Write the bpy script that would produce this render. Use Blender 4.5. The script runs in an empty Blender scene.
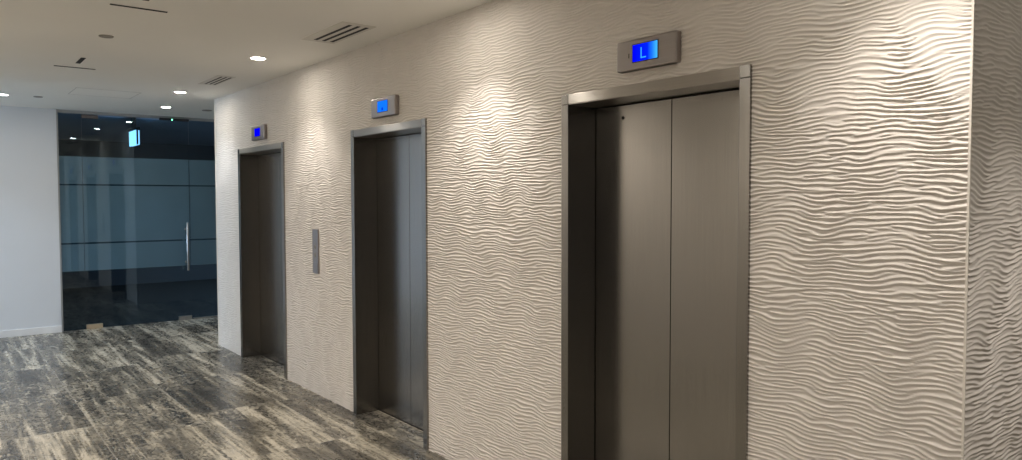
import bpy, bmesh, math
import numpy as np
from mathutils import Vector, Matrix

scene = bpy.context.scene
COL = scene.collection

# ------------------------------------------------------------------ helpers
def link(o, parent=None):
    COL.objects.link(o)
    if parent is not None:
        o.parent = parent
    return o

def tag(o, label=None, cat=None, group=None, kind=None):
    if label: o['label'] = label
    if cat: o['category'] = cat
    if group: o['group'] = group
    if kind: o['kind'] = kind
    return o

def empty(name, loc, label, cat, group=None):
    o = bpy.data.objects.new(name, None)
    o.empty_display_size = 0.05
    o.location = loc
    link(o)
    return tag(o, label, cat, group)

def add_box(bm, x0, x1, y0, y1, z0, z1, bevel=0.0, seg=2):
    t = bmesh.new()
    v = [t.verts.new((x, y, z)) for x in (x0, x1) for y in (y0, y1) for z in (z0, z1)]
    for f in ((0, 1, 3, 2), (4, 6, 7, 5), (0, 4, 5, 1), (2, 3, 7, 6), (0, 2, 6, 4), (1, 5, 7, 3)):
        t.faces.new([v[i] for i in f])
    bmesh.ops.recalc_face_normals(t, faces=t.faces)
    if bevel > 0:
        bmesh.ops.bevel(t, geom=list(t.edges), offset=bevel, segments=seg, profile=0.5, affect='EDGES')
    me = bpy.data.meshes.new('tmp'); t.to_mesh(me); t.free()
    bm.from_mesh(me); bpy.data.meshes.remove(me)

def add_lathe(bm, prof, n=32, mat=Matrix.Identity(4)):
    """prof = [(r, h)...] turned about local Z."""
    rings = []
    for r, hh in prof:
        if r < 1e-6:
            rings.append([bm.verts.new(mat @ Vector((0, 0, hh)))])
        else:
            rings.append([bm.verts.new(mat @ Vector((r*math.cos(2*math.pi*i/n), r*math.sin(2*math.pi*i/n), hh))) for i in range(n)])
    for a, b in zip(rings, rings[1:]):
        for i in range(n):
            j = (i+1) % n
            if len(a) == 1 and len(b) == 1: continue
            if len(a) == 1: bm.faces.new((a[0], b[i], b[j]))
            elif len(b) == 1: bm.faces.new((a[i], a[j], b[0]))
            else: bm.faces.new((a[i], a[j], b[j], b[i]))
    bmesh.ops.recalc_face_normals(bm, faces=bm.faces)

def build(name, bm, m, parent=None, smooth=False):
    me = bpy.data.meshes.new(name)
    bm.to_mesh(me); bm.free()
    me.materials.append(m)
    if smooth:
        for p in me.polygons: p.use_smooth = True
    o = bpy.data.objects.new(name, me)
    link(o, parent)
    if parent is not None:                       # parts are drawn in world space
        o.location = -Vector(parent.matrix_world.translation if parent.parent else parent.location)
    return o

def boxes(name, lst, m, parent=None, bevel=0.0):
    bm = bmesh.new()
    for b in lst: add_box(bm, *b, bevel=bevel)
    return build(name, bm, m, parent)

def sub(name, bm, m, part):
    """a sub-part of a part that sits under a thing"""
    me = bpy.data.meshes.new(name); bm.to_mesh(me); bm.free(); me.materials.append(m)
    o = bpy.data.objects.new(name, me); COL.objects.link(o); o.parent = part
    return o

def struct(name, lst, m, label=None, cat=None, bevel=0.0):
    o = boxes(name, lst, m, bevel=bevel)
    return tag(o, label, cat, kind='structure')

# ------------------------------------------------------------------ materials
class NT:
    def __init__(self, name):
        self.m = bpy.data.materials.new(name); self.m.use_nodes = True
        self.t = self.m.node_tree; self.t.nodes.clear()
        self.out = self.n('ShaderNodeOutputMaterial')
    def n(self, typ, **kw):
        nd = self.t.nodes.new(typ)
        for k, v in kw.items(): setattr(nd, k, v)
        return nd
    def l(self, a, b): self.t.links.new(a, b)
    def math(self, op, a, b=None, c=None):
        nd = self.n('ShaderNodeMath', operation=op)
        for i, v in enumerate((a, b, c)):
            if v is None: continue
            if isinstance(v, (int, float)): nd.inputs[i].default_value = v
            else: self.l(v, nd.inputs[i])
        return nd.outputs[0]

def ramp(nt, fac, stops):
    r = nt.n('ShaderNodeValToRGB')
    el = r.color_ramp.elements
    while len(el) < len(stops): el.new(0.5)
    for e, (p, c) in zip(el, stops):
        e.position = p; e.color = (*c, 1) if len(c) == 3 else c
    nt.l(fac, r.inputs[0])
    return r.outputs[0]

def paint(name, col, rough=0.6, var=0.04, scale=6.0, spec=0.3, bump=0.0):
    nt = NT(name)
    b = nt.n('ShaderNodeBsdfPrincipled')
    b.inputs['Roughness'].default_value = rough
    b.inputs['Specular IOR Level'].default_value = spec
    g = nt.n('ShaderNodeNewGeometry')
    no = nt.n('ShaderNodeTexNoise'); no.inputs['Scale'].default_value = scale; no.inputs['Detail'].default_value = 4
    nt.l(g.outputs['Position'], no.inputs['Vector'])
    lo = tuple(c*(1-var) for c in col); hi = tuple(min(1, c*(1+var)) for c in col)
    nt.l(ramp(nt, no.outputs['Fac'], [(0.3, lo), (0.7, hi)]), b.inputs['Base Color'])
    if bump:
        n2 = nt.n('ShaderNodeTexNoise'); n2.inputs['Scale'].default_value = 260
        nt.l(g.outputs['Position'], n2.inputs['Vector'])
        bp = nt.n('ShaderNodeBump'); bp.inputs['Strength'].default_value = bump; bp.inputs['Distance'].default_value = 0.001
        nt.l(n2.outputs['Fac'], bp.inputs['Height']); nt.l(bp.outputs[0], b.inputs['Normal'])
    nt.l(b.outputs[0], nt.out.inputs[0])
    return nt.m

def steel(name, col, rough=0.28, aniso=0.6, tangent=(0, 0, 1), grain=(90, 90, 1.2), gvar=0.06):
    """brushed stainless steel: grain streaks plus anisotropic highlight"""
    nt = NT(name)
    b = nt.n('ShaderNodeBsdfPrincipled')
    b.inputs['Metallic'].default_value = 1.0
    b.inputs['Anisotropic'].default_value = aniso
    tv = nt.n('ShaderNodeCombineXYZ')
    for i in range(3): tv.inputs[i].default_value = tangent[i]
    nt.l(tv.outputs[0], b.inputs['Tangent'])
    g = nt.n('ShaderNodeNewGeometry')
    mp = nt.n('ShaderNodeMapping'); mp.inputs['Scale'].default_value = grain
    nt.l(g.outputs['Position'], mp.inputs['Vector'])
    no = nt.n('ShaderNodeTexNoise'); no.inputs['Scale'].default_value = 3.0; no.inputs['Detail'].default_value = 5
    nt.l(mp.outputs[0], no.inputs['Vector'])
    lo = tuple(c*(1-gvar) for c in col); hi = tuple(min(1, c*(1+gvar)) for c in col)
    nt.l(ramp(nt, no.outputs['Fac'], [(0.3, lo), (0.7, hi)]), b.inputs['Base Color'])
    nt.l(nt.math('MULTIPLY_ADD', no.outputs['Fac'], 0.08, rough-0.04), b.inputs['Roughness'])
    nt.l(b.outputs[0], nt.out.inputs[0])
    return nt.m

def glow(name, col, s):
    nt = NT(name)
    e = nt.n('ShaderNodeEmission'); e.inputs[0].default_value = (*col, 1); e.inputs[1].default_value = s
    nt.l(e.outputs[0], nt.out.inputs[0])
    return nt.m

def glass_tint(name, tint, rough=0.0):
    nt = NT(name)
    tr = nt.n('ShaderNodeBsdfTransparent'); tr.inputs[0].default_value = (*tint, 1)
    gl = nt.n('ShaderNodeBsdfGlossy'); gl.inputs['Roughness'].default_value = rough
    gl.inputs['Color'].default_value = (0.66, 0.84, 1.0, 1)
    fr = nt.n('ShaderNodeFresnel'); fr.inputs['IOR'].default_value = 1.5
    g = nt.n('ShaderNodeNewGeometry')
    # both skins of the pane mirror; counted together on the outer one
    f = nt.math('MULTIPLY', nt.math('MULTIPLY', fr.outputs[0], 1.9), nt.math('SUBTRACT', 1.0, g.outputs['Backfacing']))
    mx = nt.n('ShaderNodeMixShader')
    nt.l(f, mx.inputs[0]); nt.l(tr.outputs[0], mx.inputs[1]); nt.l(gl.outputs[0], mx.inputs[2])
    nt.l(mx.outputs[0], nt.out.inputs[0])
    return nt.m

def film_mat(name, col, opacity):
    nt = NT(name)
    tr = nt.n('ShaderNodeBsdfTransparent'); tr.inputs[0].default_value = (0.5, 0.55, 0.6, 1)
    d = nt.n('ShaderNodeBsdfDiffuse')
    g = nt.n('ShaderNodeNewGeometry')
    no = nt.n('ShaderNodeTexNoise'); no.inputs['Scale'].default_value = 3
    nt.l(g.outputs['Position'], no.inputs['Vector'])
    nt.l(ramp(nt, no.outputs['Fac'], [(0.3, tuple(c*.95 for c in col)), (0.7, tuple(c*1.05 for c in col))]), d.inputs['Color'])
    mx = nt.n('ShaderNodeMixShader'); mx.inputs[0].default_value = opacity
    nt.l(tr.outputs[0], mx.inputs[1]); nt.l(d.outputs[0], mx.inputs[2]); nt.l(mx.outputs[0], nt.out.inputs[0])
    return nt.m

def floor_mat():
    nt = NT('streaked_stone_tile')
    b = nt.n('ShaderNodeBsdfPrincipled')
    g = nt.n('ShaderNodeNewGeometry')
    s = nt.n('ShaderNodeSeparateXYZ'); nt.l(g.outputs['Position'], s.inputs[0])
    X, Y = s.outputs[0], s.outputs[1]
    W, L = 0.655, 1.22
    u = nt.math('DIVIDE', nt.math('SUBTRACT', X, 0.237), W)
    col = nt.math('FLOOR', u)
    off = nt.math('MULTIPLY', nt.math('FRACT', nt.math('MULTIPLY', col, 0.381966)), L)
    for k, o in ((0, 0.0), (1, 0.81), (2, 1.05), (3, 1.03)):
        sel = nt.math('COMPARE', col, float(k), 0.1)
        off = nt.math('ADD', nt.math('MULTIPLY', off, nt.math('SUBTRACT', 1.0, sel)), nt.math('MULTIPLY', sel, o))
    v = nt.math('DIVIDE', nt.math('SUBTRACT', Y, off), L)
    row = nt.math('FLOOR', v)
    # distance to the joints
    fu = nt.math('FRACT', u); fv = nt.math('FRACT', v)
    du = nt.math('MULTIPLY', nt.math('MINIMUM', fu, nt.math('SUBTRACT', 1.0, fu)), W)
    dv = nt.math('MULTIPLY', nt.math('MINIMUM', fv, nt.math('SUBTRACT', 1.0, fv)), L)
    joint = nt.math('LESS_THAN', nt.math('MINIMUM', du, dv), 0.003)
    cv = nt.n('ShaderNodeCombineXYZ'); nt.l(col, cv.inputs[0]); nt.l(row, cv.inputs[1])
    wn = nt.n('ShaderNodeTexWhiteNoise', noise_dimensions='2D'); nt.l(cv.outputs[0], wn.inputs['Vector'])
    sh = nt.n('ShaderNodeVectorMath', operation='MULTIPLY_ADD')
    nt.l(wn.outputs['Color'], sh.inputs[0]); sh.inputs[1].default_value = (40, 40, 40); nt.l(g.outputs['Position'], sh.inputs[2])
    def noise(sc, detail, rough, dist=0.0):
        mp = nt.n('ShaderNodeMapping'); mp.inputs['Scale'].default_value = sc
        nt.l(sh.outputs[0], mp.inputs['Vector'])
        no = nt.n('ShaderNodeTexNoise'); no.inputs['Scale'].default_value = 1.0
        no.inputs['Detail'].default_value = detail; no.inputs['Roughness'].default_value = rough
        no.inputs['Distortion'].default_value = dist
        nt.l(mp.outputs[0], no.inputs['Vector'])
        return no.outputs['Fac']
    vein = noise((5.5, 0.38, 1), 3, 0.5, 0.35)       # broad pale veins along the tile
    streak = noise((16.0, 1.1, 1), 5, 0.6, 0.3)      # narrower veins
    blotch = noise((2.2, 1.0, 1), 4, 0.55, 0.5)      # pale and dark zones
    hair = noise((70.0, 2.5, 1), 4, 0.6, 0.2)        # hair lines
    flake = noise((24.0, 13.0, 1), 5, 0.6, 1.3)      # pale flaking
    base = nt.math('ADD', nt.math('MULTIPLY', vein, 0.42), nt.math('MULTIPLY', blotch, 0.16))
    base = nt.math('ADD', base, nt.math('MULTIPLY', streak, 0.42))
    base = nt.math('ADD', base, nt.math('MULTIPLY', nt.math('SUBTRACT', hair, 0.5), 0.24))
    base = nt.math('ADD', base, nt.math('MULTIPLY', nt.math('SUBTRACT', flake, 0.5), 0.05))
    base = nt.math('ADD', base, nt.math('MULTIPLY', nt.math('SUBTRACT', wn.outputs['Value'], 0.5), 0.05))
    c0 = ramp(nt, base, [(0.41, FL[0]), (0.455, FL[1]), (0.515, FL[2]), (0.55, FL[3]), (0.595, FL[4])])
    speck = nt.n('ShaderNodeMapRange'); speck.inputs[1].default_value = 0.55; speck.inputs[2].default_value = 0.61
    nt.l(flake, speck.inputs[0])
    zone = nt.n('ShaderNodeMapRange'); zone.inputs[1].default_value = 0.44; zone.inputs[2].default_value = 0.58
    nt.l(blotch, zone.inputs[0])
    mxs = nt.n('ShaderNodeMix', data_type='RGBA'); nt.l(c0, mxs.inputs['A']); mxs.inputs['B'].default_value = (*FL[4], 1)
    nt.l(nt.math('MULTIPLY', nt.math('MULTIPLY', speck.outputs[0], zone.outputs[0]), 0.8), mxs.inputs['Factor'])
    c = mxs.outputs['Result']
    mx = nt.n('ShaderNodeMix', data_type='RGBA'); nt.l(joint, mx.inputs['Factor']); nt.l(c, mx.inputs['A'])
    mx.inputs['B'].default_value = (0.33, 0.31, 0.27, 1)
    nt.l(mx.outputs['Result'], b.inputs['Base Color'])
    nt.l(nt.math('MULTIPLY_ADD', flake, 0.16, 0.20), b.inputs['Roughness'])
    b.inputs['Specular IOR Level'].default_value = 0.5
    bp = nt.n('ShaderNodeBump'); bp.inputs['Strength'].default_value = 0.15; bp.inputs['Distance'].default_value = 0.002
    nt.l(nt.math('SUBTRACT', nt.math('MULTIPLY', flake, 0.5), nt.math('MULTIPLY', joint, 0.7)), bp.inputs['Height'])
    nt.l(bp.outputs[0], b.inputs['Normal'])
    nt.l(b.outputs[0], nt.out.inputs[0])
    return nt.m

FL = [(0.046, 0.043, 0.037), (0.090, 0.083, 0.069), (0.160, 0.145, 0.115), (0.32, 0.292, 0.232), (0.52, 0.475, 0.385)]

M_relief = paint('cream_relief_panel', (0.67, 0.628, 0.582), 0.6, 0.02, 3, 0.3)
M_white = paint('white_wall_paint', (0.68, 0.70, 0.73), 0.6, 0.015, 2, 0.25, 0.05)
M_beige = paint('beige_wall_paint', (0.70, 0.66, 0.59), 0.6, 0.03, 3, 0.3, 0.05)
M_ceil = paint('ceiling_paint', (0.80, 0.78, 0.73), 0.7, 0.012, 1.5, 0.2, 0.03)
M_base = paint('baseboard_gloss', (0.76, 0.76, 0.76), 0.4, 0.02, 8)
M_floor = floor_mat()
M_door = steel('brushed_steel_door', (0.335, 0.322, 0.308), 0.24, 0.4, (0, 0, 1), (120, 120, 1.0))
M_jamb = steel('brushed_steel_jamb', (0.285, 0.275, 0.262), 0.22, 0.4, (0, 0, 1), (120, 120, 1.0))
M_soffit = steel('satin_steel_soffit', (0.40, 0.375, 0.345), 0.3, 0.3, (0, 1, 0), (120, 1.0, 120))
M_head = steel('brushed_steel_header', (0.42, 0.395, 0.365), 0.36, 1.0, (0, 0, 1), (120, 1.0, 120))
M_plate = steel('brushed_steel_plate', (0.36, 0.33, 0.32), 0.32, 0.4, (0, 0, 1), (120, 1.0, 120))
M_bar = steel('satin_steel_bar', (0.50, 0.50, 0.50), 0.36, 0.0, (0, 0, 1), (60, 60, 2))
M_brass = steel('satin_beige_fitting', (0.78, 0.66, 0.50), 0.38, 0.0, (1, 0, 0), (2, 60, 60))
M_black = paint('black_gap', (0.012, 0.012, 0.012), 0.7, 0.1, 20)
M_dark = paint('dark_grey_plastic', (0.045, 0.05, 0.055), 0.5, 0.1, 20)
M_grille = paint('ceiling_grille_paint', (0.62, 0.59, 0.53), 0.5, 0.02, 10)
M_disc = paint('grey_ceiling_fitting', (0.28, 0.26, 0.23), 0.6, 0.05, 30)
M_line = paint('hatch_joint', (0.52, 0.50, 0.46), 0.6, 0.03, 20)
M_patch = paint('dark_bronze_fitting', (0.13, 0.11, 0.10), 0.45, 0.05, 20)
M_channel = paint('grey_metal_channel', (0.36, 0.37, 0.38), 0.4, 0.04, 12)
M_trim = paint('corner_bead_paint', (0.70, 0.66, 0.60), 0.45, 0.02, 10)
M_glass = glass_tint('tinted_glass', (0.62, 0.74, 0.80))
M_film = film_mat('frosted_film', (0.70, 0.66, 0.67), 0.88)
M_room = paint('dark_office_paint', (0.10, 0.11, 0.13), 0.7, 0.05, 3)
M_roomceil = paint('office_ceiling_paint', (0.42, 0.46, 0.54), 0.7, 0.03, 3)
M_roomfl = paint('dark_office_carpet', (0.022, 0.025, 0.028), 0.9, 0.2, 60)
M_lamp = glow('downlight_lens', (1.0, 0.93, 0.82), 150)
M_ring = paint('downlight_ring', (0.8, 0.79, 0.77), 0.4, 0.02, 10)
M_green = glow('green_indicator', (0.15, 1.0, 0.5), 6)
M_exit = glow('exit_sign_panel', (0.30, 0.62, 1.0), 2.6)
M_scr = [glow('screen_blue_deep', (0.0, 0.0, 1.0), 1.0), glow('screen_blue_sky', (0.005, 0.16, 1.0), 1.0)]
M_digit = glow('screen_digit_cyan', (0.03, 0.35, 1.0), 1.0)
M_digitdim = glow('screen_digit_navy', (0.0, 0.03, 0.62), 1.0)
M_halo = paint('window_frame_paint', (0.6, 0.6, 0.6), 0.5)

def screen_gradient():
    """blue LCD, paler where its backlight sits at the right edge"""
    nt = NT('screen_blue_backlit')
    g = nt.n('ShaderNodeNewGeometry'); s = nt.n('ShaderNodeSeparateXYZ'); nt.l(g.outputs['Position'], s.inputs[0])
    f = nt.math('DIVIDE', nt.math('SUBTRACT', 2.312, s.outputs[1]), 0.142)
    c = ramp(nt, f, [(0.0, (0.0, 0.0, 1.0)), (0.62, (0.0, 0.015, 1.0)), (0.80, (0.01, 0.16, 1.0)), (1.0, (0.05, 0.42, 1.0))])
    e = nt.n('ShaderNodeEmission'); nt.l(c, e.inputs[0]); e.inputs[1].default_value = 1.0
    nt.l(e.outputs[0], nt.out.inputs[0])
    return nt.m
M_scrgrad = screen_gradient()

# ------------------------------------------------------------------ dimensions (metres)
WX = 2.55                  # face of the lift wall
Y0, Y1 = 0.936, 8.655      # its near and far corners
H = 2.78                   # ceiling
GY = 10.76                 # glass plane
LX = -0.75                 # opposite wall of the lobby
ELEV = [(1.716, 2.817), (4.132, 5.215), (6.590, 7.850)]
TOP = 2.178
FW = 0.050                 # frame face width

# ------------------------------------------------------------------ relief (drifting, branching dune ridges)
def relief_height(us, zs, seed, depth=0.0066):
    rng = np.random.default_rng(seed)
    U, Z = np.meshgrid(us, zs, indexing='ij')
    w = np.zeros_like(U)
    for _ in range(46):
        lam = rng.uniform(0.20, 0.50); lz = rng.uniform(0.28, 1.2)
        a = lam**0.9
        w += a*np.cos(2*np.pi*(U/lam*rng.choice([-1, 1]) + Z/lz) + rng.uniform(0, 6.283))
    w *= 0.0068/np.std(w)
    w2 = np.zeros_like(U)
    for _ in range(24):
        lam = rng.uniform(0.10, 0.18); lz = rng.uniform(0.08, 0.3)
        w2 += np.cos(2*np.pi*(U/lam*rng.choice([-1, 1]) + Z/lz) + rng.uniform(0, 6.283))
    w2 *= 0.0016/np.std(w2)
    V = Z + w + w2
    # phasor field: sparse oriented wavelets, summed in the warped frame
    su, sz, F0 = 0.20, 0.019, 1/0.0172
    u0, u1, z0, z1 = us[0]-.3, us[-1]+.3, zs[0]-.12, zs[-1]+.12
    n = int((u1-u0)*(z1-z0)/(np.pi*su*sz)*7)
    G = np.zeros(U.shape, dtype=np.complex128)
    cu = rng.uniform(u0, u1, n); cz = rng.uniform(z0, z1, n)
    fz = F0*(1 + 0.20*rng.standard_normal(n)).clip(0.6, 1.5)
    th = 0.07*rng.standard_normal(n); ph = rng.uniform(0, 6.283, n)
    for k in range(n):
        i0, i1 = np.searchsorted(us, [cu[k]-2.6*su, cu[k]+2.6*su])
        j0, j1 = np.searchsorted(zs, [cz[k]-2.6*sz-.05, cz[k]+2.6*sz+.05])
        if i1 <= i0 or j1 <= j0: continue
        du = U[i0:i1, j0:j1]-cu[k]; dv = V[i0:i1, j0:j1]-cz[k]
        env = np.exp(-0.5*(du/su)**2 - 0.5*(dv/sz)**2)
        G[i0:i1, j0:j1] += env*np.exp(1j*(2*np.pi*fz[k]*(dv + th[k]*du) + ph[k]))
    p = np.mod(np.angle(G), 2*np.pi)/(2*np.pi)
    # scooped troughs that meet in sharp crests
    h = np.where(p < 0.46, ((0.46-p)/0.46)**2, ((p-0.46)/0.54)**2)
    amp = np.clip(np.abs(G)/0.35, 0.0, 1.0)
    big = 0.85 + 0.25*np.tanh(w/0.01)
    return depth*(h*amp + 0.35*(1-amp))*big

def relief_mesh(name, us, zs, place, holes, seed, flip):
    hgt = relief_height(us, zs, seed)
    U, Z = np.meshgrid(us, zs, indexing='ij')
    co = place(U, Z, hgt).reshape(-1, 3)
    nu, nz = len(us), len(zs)
    i, j = np.meshgrid(np.arange(nu-1), np.arange(nz-1), indexing='ij')
    keep = np.ones(i.shape, bool)
    um = (us[:-1]+us[1:])/2; zm = (zs[:-1]+zs[1:])/2
    for a, b, zt in holes:
        keep &= ~(((um > a) & (um < b))[:, None] & (zm < zt)[None, :])
    a = (i*nz+j)[keep]; b = ((i+1)*nz+j)[keep]; c = ((i+1)*nz+j+1)[keep]; d = (i*nz+j+1)[keep]
    q = np.stack([a, b, c, d] if not flip else [a, d, c, b], 1)
    used = np.zeros(len(co), bool); used[q.ravel()] = True
    new = np.cumsum(used)-1
    q = new[q]; co = co[used]
    me = bpy.data.meshes.new(name)
    me.vertices.add(len(co)); me.vertices.foreach_set('co', co.astype(np.float32).ravel())
    me.loops.add(q.size); me.loops.foreach_set('vertex_index', q.astype(np.int32).ravel())
    me.polygons.add(len(q)); me.polygons.foreach_set('loop_start', np.arange(0, q.size, 4, dtype=np.int32))
    me.polygons.foreach_set('use_smooth', np.ones(len(q), bool))
    me.update(calc_edges=True); me.validate()
    me.materials.append(M_relief)
    o = bpy.data.objects.new(name, me); COL.objects.link(o)
    return o

def span(a, b, step): return np.linspace(a, b, max(2, int(round((b-a)/step))+1))
IN = 0.02
cuts = [Y0]
for a, b in ELEV: cuts += [a+IN, b-IN]
cuts += [Y1]
us = []
for a, b in zip(cuts, cuts[1:]):
    step = 0.0115 if a < 3 else (0.016 if a < 5.3 else 0.026)
    us += list(span(a, b, step))[:-1]
us = np.array(us+[Y1])
zs = np.concatenate([span(0, TOP-IN, 0.0024)[:-1], span(TOP-IN, H, 0.0024)])
holes = [(a+IN, b-IN, TOP-IN) for a, b in ELEV]
wr = relief_mesh('wall_right', us, zs, lambda U, Z, h: np.stack([WX-h, U, Z], -1), holes, 11, True)
tag(wr, 'cream wall of wavy relief panels with three elevators', 'wall', kind='structure')
xs2 = np.concatenate([span(WX, WX+0.5, 0.010)[:-1], span(WX+0.5, WX+2.4, 0.018)])
we = relief_mesh('wall_front', xs2, span(0, H, 0.0024), lambda U, Z, h: np.stack([U, Y0-h, Z], -1), [], 23, False)
tag(we, 'shaded return wall of wavy relief panels at far right', 'wall', kind='structure')

# ------------------------------------------------------------------ room shell
T = 0.12
struct('floor', [(-6, 6, -3, GY+0.02, -0.1, 0)], M_floor, 'streaked dark grey and cream stone tile floor', 'floor')
struct('ceiling', [(-6, 6, -3, GY+0.02, H, H+0.1)], M_ceil, 'plain off-white ceiling with downlights', 'ceiling')
struct('wall_back', [(-6, 1.255, GY-0.03, GY+T, 0, H)], M_white, 'plain white wall left of the glass door', 'wall')
struct('wall_back_right', [(3.9, 6, GY-0.03, GY+T, 0, H)], M_white)
struct('baseboard_back', [(-6, 1.255, GY-0.045, GY-0.03, 0, 0.085)], M_base, 'low white baseboard on the white wall', 'baseboard', bevel=0.003)
struct('wall_left', [(LX-T, LX, 0.9, Y1, 0, H)], M_beige)
struct('wall_left_return', [(-6, LX-T, Y1-T, Y1, 0, H)], M_white)
struct('wall_left_near_return', [(-6, LX-T, 0.9, 0.9+T, 0, H)], M_beige)
struct('wall_near', [(-6, 6, -3-T, -3, 0, H)], M_white)
struct('wall_right_return', [(WX+0.012, 6, Y1-T, Y1, 0, H)], M_relief)
struct('wall_front_right', [(WX+2.4, 6, Y0, Y0+T, 0, H)], M_relief)
struct('wall_far_right', [(6, 6+T, -3, GY, 0, H)], M_beige)
struct('trim_1', [(WX-0.005, WX+0.001, Y0-0.003, Y0+0.005, 0, H)], M_trim, 'thin pale corner bead between the two relief walls', 'trim', bevel=0.001)
struct('trim_2', [(WX-0.008, WX+0.012, Y1-0.008, Y1+0.004, 0, H)], M_trim, 'thin pale corner bead at the far end of the relief wall', 'trim', bevel=0.002)
# end of the side corridor: a daylit window, well outside the frame
struct('wall_side', [(-6-T, -6, -3, Y1, 0, H), (-6-T, -6, Y1, GY, 0, 0.5), (-6-T, -6, Y1, GY, 2.6, H)], M_white)
struct('window_3', [(-6.07, -6.03, Y1+0.02, Y1+0.08, 0.5, 2.6), (-6.07, -6.03, GY-0.10, GY-0.04, 0.5, 2.6),
                    (-6.07, -6.03, Y1+0.08, GY-0.10, 0.5, 0.56), (-6.07, -6.03, Y1+0.08, GY-0.10, 2.54, 2.6)], M_halo)

# ------------------------------------------------------------------ elevators
def elevator(i, y0, y1, label, keyhole):
    e = empty('elevator', (WX, (y0+y1)/2, 0), label, 'elevator', 'elevators in the relief wall')
    xf, xb = WX-0.015, WX+0.20
    hz = TOP-FW
    for a, b in ((y1-FW, y1), (y0, y0+FW)):
        boxes('jamb', [(xf, xb, a, b, 0, hz-0.0008)], M_jamb, e, bevel=0.0018)
        boxes('frame_corner', [(xf, xb, a, b, hz+0.0008, TOP)], M_jamb, e, bevel=0.0018)
    boxes('header', [(xf+0.001, xb, y0+FW+0.0004, y1-FW-0.0004, hz, TOP-0.001)], M_head, e, bevel=0.0018)
    boxes('soffit', [(xf+0.004, xb-0.001, y0+FW+0.001, y1-FW-0.001, hz-0.0035, hz+0.004)], M_soffit, e, bevel=0.001)
    # door panels slide in behind the frame
    xd = WX+0.18
    ym = (y0+y1)/2
    for a, b, left in ((ym+0.002, y1-FW-0.004, True), (y0+FW+0.004, ym-0.002, False)):
        d = boxes('door_panel', [(xd, xd+0.014, a, b, 0.008, hz-0.010)], M_door, e, bevel=0.0016)
        if left and keyhole:
            bm = bmesh.new()
            mt = Matrix.Translation((xd+0.001, a+0.63*(b-a)-0.006, 2.056)) @ Matrix.Rotation(-math.pi/2, 4, 'Y')
            add_lathe(bm, [(0.0085, 0.0), (0.0085, 0.003), (0.006, 0.003), (0.006, 0.0012), (0, 0.0012)], 20, mt)
            sub('key_hole', bm, M_black, d)
    # dark running gap behind the leaves and the floor sill
    boxes('landing_gap', [(xd+0.016, xd+0.03, y0+0.01, y1-0.01, 0.0, hz)], M_black, e)
    boxes('sill', [(xd-0.004, xd+0.016, y0+FW+0.001, y1-FW-0.001, 0.0, 0.004)], M_black, e)
    return e

elevator(0, *ELEV[0], 'large steel elevator doorway at right, nearest, below the display reading L', True)
elevator(1, *ELEV[1], 'steel elevator doorway in the middle, right of the narrow call panel', False)
elevator(2, *ELEV[2], 'farthest steel elevator doorway, left of the call panel, nearest the glass door', True)

# ------------------------------------------------------------------ floor displays above the doors
def display(yc, label, scr, mode):
    hw, z0, z1 = 0.175, 2.234, 2.372
    x0, x1 = WX-0.036, WX+0.004
    d = empty('floor_display', (WX, yc, z0), label, 'elevator display', 'floor displays above the elevators')
    # housing: flat plate with rolled-back lower and side edges
    bm = bmesh.new()
    add_box(bm, x0, x1, yc-hw, yc+hw, z0, z1, bevel=0.009, seg=3)
    build('housing', bm, M_plate, d)
    dy = 0.0 if mode != 'L' else 0.0
    a, b = yc-0.072-dy, yc+0.072-dy
    boxes('bezel', [(x0-0.0012, x0+0.001, a-0.005, b+0.005, 2.265, 2.348)], M_dark, d)
    boxes('screen', [(x0-0.0022, x0, a, b, 2.269, 2.344)], scr, d)
    if mode == 'L':
        ys = yc+0.018
        boxes('digit', [(x0-0.0028, x0-0.0015, ys, ys+0.006, 2.280, 2.328), (x0-0.0028, x0-0.0015, ys-0.026, ys, 2.280, 2.2855)], M_digit, d)
        boxes('slot', [(x0-0.0008, x0+0.001, yc+0.094, yc+0.099, 2.290, 2.311)], M_black, d)
    elif mode == 'mark':
        boxes('digit', [(x0-0.0028, x0-0.0015, yc-0.010, yc+0.012, 2.278, 2.297)], M_digitdim, d)
    return d

display(2.240, 'steel floor display reading L on a blue screen, above the nearest elevator', M_scrgrad, 'L')
display(4.664, 'steel floor display with a bright sky-blue screen, above the middle elevator', M_scr[1], 'mark')
display(7.192, 'small steel floor display with a deep blue screen, above the farthest elevator', M_scr[0], 'none')

# ------------------------------------------------------------------ call panel
cp = empty('call_panel', (WX, 5.904, 1.03), 'narrow vertical steel call panel between the middle and farthest elevators', 'call panel')
boxes('plate', [(WX-0.014, WX+0.004, 5.846, 5.962, 1.032, 1.404)], M_plate, cp, bevel=0.002)
for z in (1.255, 1.185):
    bm = bmesh.new()
    mt = Matrix.Translation((WX-0.0135, 5.904, z)) @ Matrix.Rotation(-math.pi/2, 4, 'Y')
    add_lathe(bm, [(0.019, 0.0), (0.019, 0.002), (0.016, 0.003), (0.0155, 0.0016), (0, 0.003)], 28, mt)
    build('call_button', bm, M_disc, cp)
boxes('key_cover', [(WX-0.016, WX-0.013, 5.856, 5.952, 1.045, 1.125)], M_plate, cp, bevel=0.001)

# ------------------------------------------------------------------ glass partition with its door
def pane(name, x0, x1, z0, z1, parent=None):
    bm = bmesh.new(); add_box(bm, x0, x1, GY, GY+0.012, z0, z1)
    return build(name, bm, M_glass, parent)

def film(x0, x1, parent):
    bm = bmesh.new()
    for z0, z1 in ((0.750, 1.092), (1.113, 1.838), (1.857, 2.204)):
        add_box(bm, x0, x1, GY+0.0125, GY+0.0135, z0, z1)
    me = bpy.data.meshes.new('frosted_film'); bm.to_mesh(me); bm.free(); me.materials.append(M_film)
    o = bpy.data.objects.new('frosted_film', me); COL.objects.link(o); o.parent = parent
    return o

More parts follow.
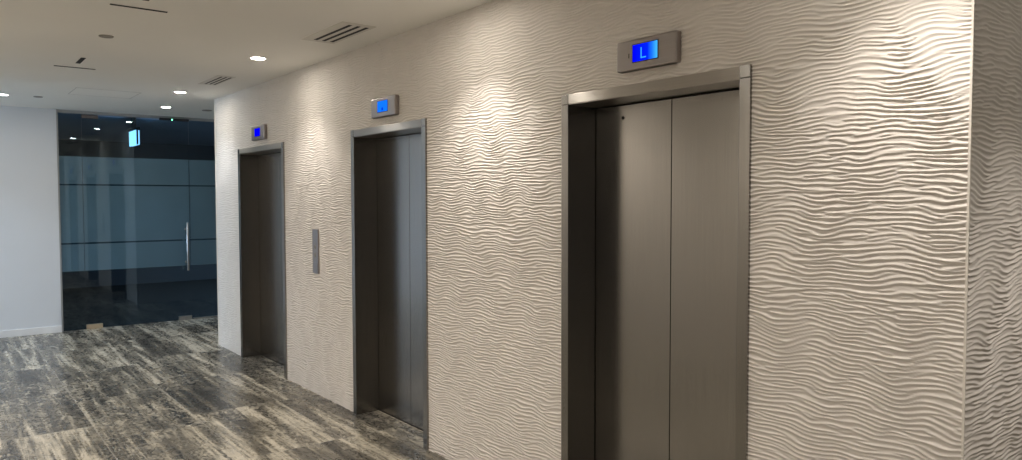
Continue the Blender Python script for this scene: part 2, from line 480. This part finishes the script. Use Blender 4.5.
w1 = pane('window_1', 1.272, 1.528, 0.004, 2.742); tag(w1, 'narrow fixed pane of dark tinted glass beside the white wall', 'window', kind='structure'); film(1.272, 1.528, w1)
w2 = pane('window_2', 2.816, 3.90, 0.02, 2.742); tag(w2, 'fixed pane of dark tinted glass between door and relief wall', 'window', kind='structure'); film(2.816, 3.90, w2)
d1 = pane('door_1', 1.532, 2.810, 0.010, 2.725); tag(d1, 'dark tinted glass door with a long steel pull handle', 'door', kind='structure'); film(1.532, 2.810, d1)

def fit(name, lst, m, bevel=0.002):
    bm = bmesh.new()
    for b in lst: add_box(bm, *b, bevel=bevel)
    return sub(name, bm, m, d1)

o = fit('pivot_plate', [(1.532, 1.716, GY-0.012, GY+0.026, 0.0, 0.060)], M_brass); tag(o, 'beige metal bottom pivot plate')
fit('pivot_plate', [(1.532, 1.716, GY-0.010, GY+0.024, 2.690, 2.735)], M_patch)
fit('lock_plate', [(2.640, 2.812, GY-0.012, GY+0.026, 0.0, 0.056)], M_bar)
bm = bmesh.new()
for yy in (GY-0.100, GY+0.112):
    add_lathe(bm, [(0, 0.690), (0.0145, 0.690), (0.016, 0.692), (0.016, 1.343), (0.0145, 1.345), (0, 1.345)], 20, Matrix.Translation((2.752, yy, 0)))
for z in (0.803, 1.255):
    mt = Matrix.Translation((2.752, GY-0.100, z)) @ Matrix.Rotation(-math.pi/2, 4, 'X')
    add_lathe(bm, [(0.009, 0.0), (0.009, 0.212)], 14, mt)
    mt = Matrix.Translation((2.752, GY-0.002, z)) @ Matrix.Rotation(-math.pi/2, 4, 'X')
    add_lathe(bm, [(0, -0.004), (0.018, -0.004), (0.018, 0.0015), (0, 0.0015)], 18, mt)
h = sub('pull_handle', bm, M_bar, d1); tag(h, 'long vertical steel pull handle')
for p in h.data.polygons: p.use_smooth = len(p.vertices) == 4

struct('trim_3', [(1.255, 1.275, GY-0.015, GY+0.027, 0, H)], M_channel, 'slim metal channel along the left edge of the glass', 'trim')
struct('trim_4', [(1.275, 3.90, GY-0.012, GY+0.026, 2.742, H)], M_channel, 'slim grey channel along the top of the glass', 'trim')
struct('trim_5', [(2.830, 3.90, GY-0.012, GY+0.024, 0, 0.020)], M_bar, 'slim steel floor channel under the right-hand pane', 'trim')
struct('trim_6', [(1.720, 1.905, GY-0.006, GY+0.018, 0, 0.005)], M_bar, 'short bright metal strip on the floor by the pivot plate', 'trim')
ml = empty('door_lock', (2.63, GY-0.03, 2.70), 'dark magnetic lock bar with a green light, atop the glass door', 'door lock')
boxes('lock_body', [(2.440, 2.812, GY-0.040, GY-0.013, 2.722, 2.752)], M_dark, ml, bevel=0.003)
bm = bmesh.new()
add_lathe(bm, [(0.008, 0.0), (0.008, 0.003), (0.005, 0.006), (0, 0.007)], 16, Matrix.Translation((2.597, GY-0.0395, 2.735)) @ Matrix.Rotation(math.pi/2, 4, 'X'))
o = build('indicator', bm, M_green, ml); tag(o, 'small green indicator light')

# hanging exit sign just inside the glass
ex = empty('exit_sign', (2.20, 11.1, H), 'small lit pale blue sign hanging from the ceiling behind the glass door', 'sign')
bm = bmesh.new()
add_box(bm, 2.180, 2.256, 10.95, 11.42, 2.595, 2.635, bevel=0.014, seg=3)
add_box(bm, 2.200, 2.236, 11.13, 11.24, 2.630, H, bevel=0.003)
build('housing', bm, M_dark, ex)
boxes('panel', [(2.196, 2.208, 10.99, 11.39, 2.395, 2.598)], M_exit, ex, bevel=0.002)
boxes('back_plate', [(2.2085, 2.232, 10.985, 11.395, 2.405, 2.598)], M_dark, ex, bevel=0.004)
boxes('edge_light', [(2.2325, 2.246, 10.985, 11.395, 2.400, 2.592)], M_exit, ex, bevel=0.002)

# dark office behind the glass
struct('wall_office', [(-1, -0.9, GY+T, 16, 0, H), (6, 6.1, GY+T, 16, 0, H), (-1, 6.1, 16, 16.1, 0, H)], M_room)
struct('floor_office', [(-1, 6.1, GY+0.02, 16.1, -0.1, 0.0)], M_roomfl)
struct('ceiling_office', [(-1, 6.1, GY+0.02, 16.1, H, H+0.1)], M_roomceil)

# ------------------------------------------------------------------ ceiling fittings
def spot(name, loc, power, col, size=88, blend=0.7, rad=0.04, parent=None):
    L = bpy.data.lights.new(name, 'SPOT'); L.energy = power; L.color = col
    L.spot_size = math.radians(size); L.spot_blend = blend; L.shadow_soft_size = rad
    o = bpy.data.objects.new(name, L); COL.objects.link(o)
    o.location = loc
    if parent is not None:
        o.parent = parent; o.location = Vector(loc)-parent.location
    return o

WARM = (1.0, 0.92, 0.84); COOL = (0.70, 0.83, 1.0)
def downlight(x, y, label, power, col, group='recessed ceiling downlights', size=104):
    e = empty('downlight', (x, y, H), label, 'downlight', group)
    bm = bmesh.new()
    add_lathe(bm, [(0.052, -0.0005), (0.054, -0.005), (0.066, -0.004), (0.068, 0.0)], 32, Matrix.Translation((x, y, H)))
    build('trim_ring', bm, M_ring, e, True)
    bm = bmesh.new()
    add_lathe(bm, [(0.0525, -0.0012), (0.0525, -0.0032), (0, -0.0036)], 28, Matrix.Translation((x, y, H)))
    build('lens', bm, M_lamp, e, True)
    spot('downlight_beam', (x, y, H-0.012), power, col, size, parent=e)
    return e

P = 62
row = [(1.00, 'downlight over the near right end of the relief wall'), (3.47, 'downlight between the nearest and middle elevators')]
for y, lb in row: downlight(2.085, y, lb, P, WARM)
downlight(2.085, 5.92, 'brightest glowing downlight, beside the larger ceiling grille', P*0.78, WARM)
downlight(2.085, 8.265, 'small glowing downlight left of the farther ceiling grille', P*0.65, (0.86, 0.92, 1.0))
downlight(2.282, 9.69, 'small glowing downlight just in front of the glass door', P*0.35, COOL)
downlight(0.63, 9.60, 'glowing downlight at the left edge, in front of the white wall', P*0.35, COOL)
for y, lb in ((1.0, 'nearest'), (3.47, 'second'), (5.92, 'third'), (8.265, 'farthest')):
    downlight(-0.185, y, lb+' downlight in the left row of the lobby ceiling', P*1.65, COOL if y > 8 else WARM, size=150)
for x, lb in ((-1.02, 'nearer'), (-2.67, 'farther')):
    downlight(x, 9.6, lb+' downlight along the side corridor to the left', P*0.35, COOL)
downlight(0.95, -1.2, 'added fill downlight behind the viewpoint', P*0.9, WARM)  # unseen, added to brighten the near zone and the steel reveals
downlight(-1.6, -1.2, 'added fill downlight behind the viewpoint to the left', P*0.9, WARM)  # another unseen fill, added so the jamb reveals reflect less black
downlight(3.0, -0.05, 'downlight before the shaded return wall', P*1.35, WARM)
spot('office_fill', (5.2, 12.6, H-0.05), 230, COOL, 150)  # unseen fill spot added to lift the dark room behind the glass

def grille(x0, x1, y0, y1, label):
    g = empty('ceiling_grille', ((x0+x1)/2, (y0+y1)/2, H), label, 'air vent', 'slotted ceiling air grilles')
    zb, zt = H-0.003, H+0.0
    n = 3; w = x1-x0
    sx = [(x0+w*(0.28+0.25*k), x0+w*(0.28+0.25*k)+w*0.115) for k in range(n)]
    ya, yb = y0+0.05, y1-0.05
    lst = [(x0, x1, y0, ya, zb, zt), (x0, x1, yb, y1, zb, zt)]
    e = [x0]+[v for s in sx for v in s]+[x1]
    for k in range(0, len(e), 2): lst.append((e[k], e[k+1], ya, yb, zb, zt))
    boxes('frame', lst, M_grille, g)
    for a, b in sx:
        boxes('slot', [(a, b, ya, yb, H-0.0028, H)], M_black, g)
    return g
grille(2.085, 2.325, 4.385, 5.045, 'larger ceiling air grille with three dark slots, nearer the camera')
grille(2.075, 2.240, 6.95, 7.57, 'smaller ceiling air grille with three dark slots, farther away')

def slot_diffuser(y, label):
    o = boxes('slot_diffuser', [(0.845, 1.152, y-0.012, y+0.012, H-0.003, H+0.0)], M_black)
    return tag(o, label, 'air vent', 'thin black ceiling slots')
slot_diffuser(4.816, 'thin black slot across the ceiling nearest the camera, top left')
slot_diffuser(7.283, 'thin black slot across the ceiling farther back, at left')
def vent(y0, y1, label):
    v = boxes('ceiling_slot', [(0.970, 1.004, y0, y1, H-0.003, H+0.0)], M_black)
    return tag(v, label, 'air vent', 'short black ceiling rectangles')
vent(4.30, 4.605, 'short black ceiling rectangle at the top edge, beside the nearer thin slot')
vent(6.752, 7.045, 'short black ceiling rectangle just above the farther thin slot')

def disc(x, y, r, label):
    bm = bmesh.new()
    add_lathe(bm, [(r, 0.0), (r, -0.005), (r*0.93, -0.008), (r*0.6, -0.008), (r*0.55, -0.006), (0, -0.006)], 32, Matrix.Translation((x, y, H)))
    o = build('ceiling_disc', bm, M_disc, None, False)
    return tag(o, label, 'ceiling fitting', 'round grey ceiling fittings')
disc(0.983, 5.765, 0.046, 'flat round grey disc on the ceiling between the two black slots')
disc(0.955, 9.56, 0.044, 'small round grey disc on the ceiling near the white wall')
disc(2.77, 9.73, 0.060, 'round dark disc on the ceiling beside the far wall corner')

# flush access hatch
ah = empty('access_hatch', (1.48, 8.85, H), 'faint flush access hatch in the ceiling before the glass door', 'hatch')
boxes('frame', [(1.18, 1.78, 9.130, 9.138, H-0.0015, H), (1.18, 1.78, 8.560, 8.568, H-0.0015, H),
                (1.18, 1.188, 8.568, 9.130, H-0.0015, H), (1.772, 1.78, 8.568, 9.130, H-0.0015, H)], M_line, ah)
boxes('panel', [(1.19, 1.77, 8.570, 9.128, H-0.001, H)], M_ceil, ah)

# ------------------------------------------------------------------ daylight down the side corridor
A = bpy.data.lights.new('daylight', 'AREA'); A.shape = 'RECTANGLE'; A.size = 1.9; A.size_y = 2.0
A.energy = 150; A.color = (0.58, 0.78, 1.0)
ao = bpy.data.objects.new('daylight', A); COL.objects.link(ao)
ao.location = (-6.0, (Y1+GY)/2, 1.55); ao.rotation_euler = (0, -math.pi/2, 0)

w = bpy.data.worlds.new('World'); scene.world = w; w.use_nodes = True
w.node_tree.nodes['Background'].inputs[0].default_value = (0.5, 0.5, 0.55, 1)
w.node_tree.nodes['Background'].inputs[1].default_value = 0.0

# ------------------------------------------------------------------ camera
f = 740.0
yaw, pitch, roll = math.radians(38.1), math.radians(2.35), 0.0016
F = Vector((math.sin(yaw)*math.cos(pitch), math.cos(yaw)*math.cos(pitch), -math.sin(pitch)))
R = Vector((math.cos(yaw), -math.sin(yaw), 0)); U = R.cross(F)
Rr = R*math.cos(roll) - U*math.sin(roll); Ur = U*math.cos(roll) + R*math.sin(roll)
cam = bpy.data.cameras.new('camera'); cam.sensor_width = 36; cam.lens = f/1022*36; cam.clip_start = 0.02
co = bpy.data.objects.new('camera', cam); COL.objects.link(co)
mw = Matrix((( Rr.x, Ur.x, -F.x, 0), (Rr.y, Ur.y, -F.y, 0), (Rr.z, Ur.z, -F.z, 1.65), (0, 0, 0, 1)))
co.matrix_world = mw
scene.camera = co

vs = scene.view_settings
vs.view_transform = 'Standard'; vs.look = 'None'; vs.gamma = 1.0; vs.use_curve_mapping = False
vs.exposure = 0.3
scene.cycles.max_bounces = 10; scene.cycles.diffuse_bounces = 6; scene.cycles.glossy_bounces = 5
scene.cycles.transparent_max_bounces = 12
scene.cycles.sample_clamp_indirect = 0.0
scene.cycles.use_denoising = True
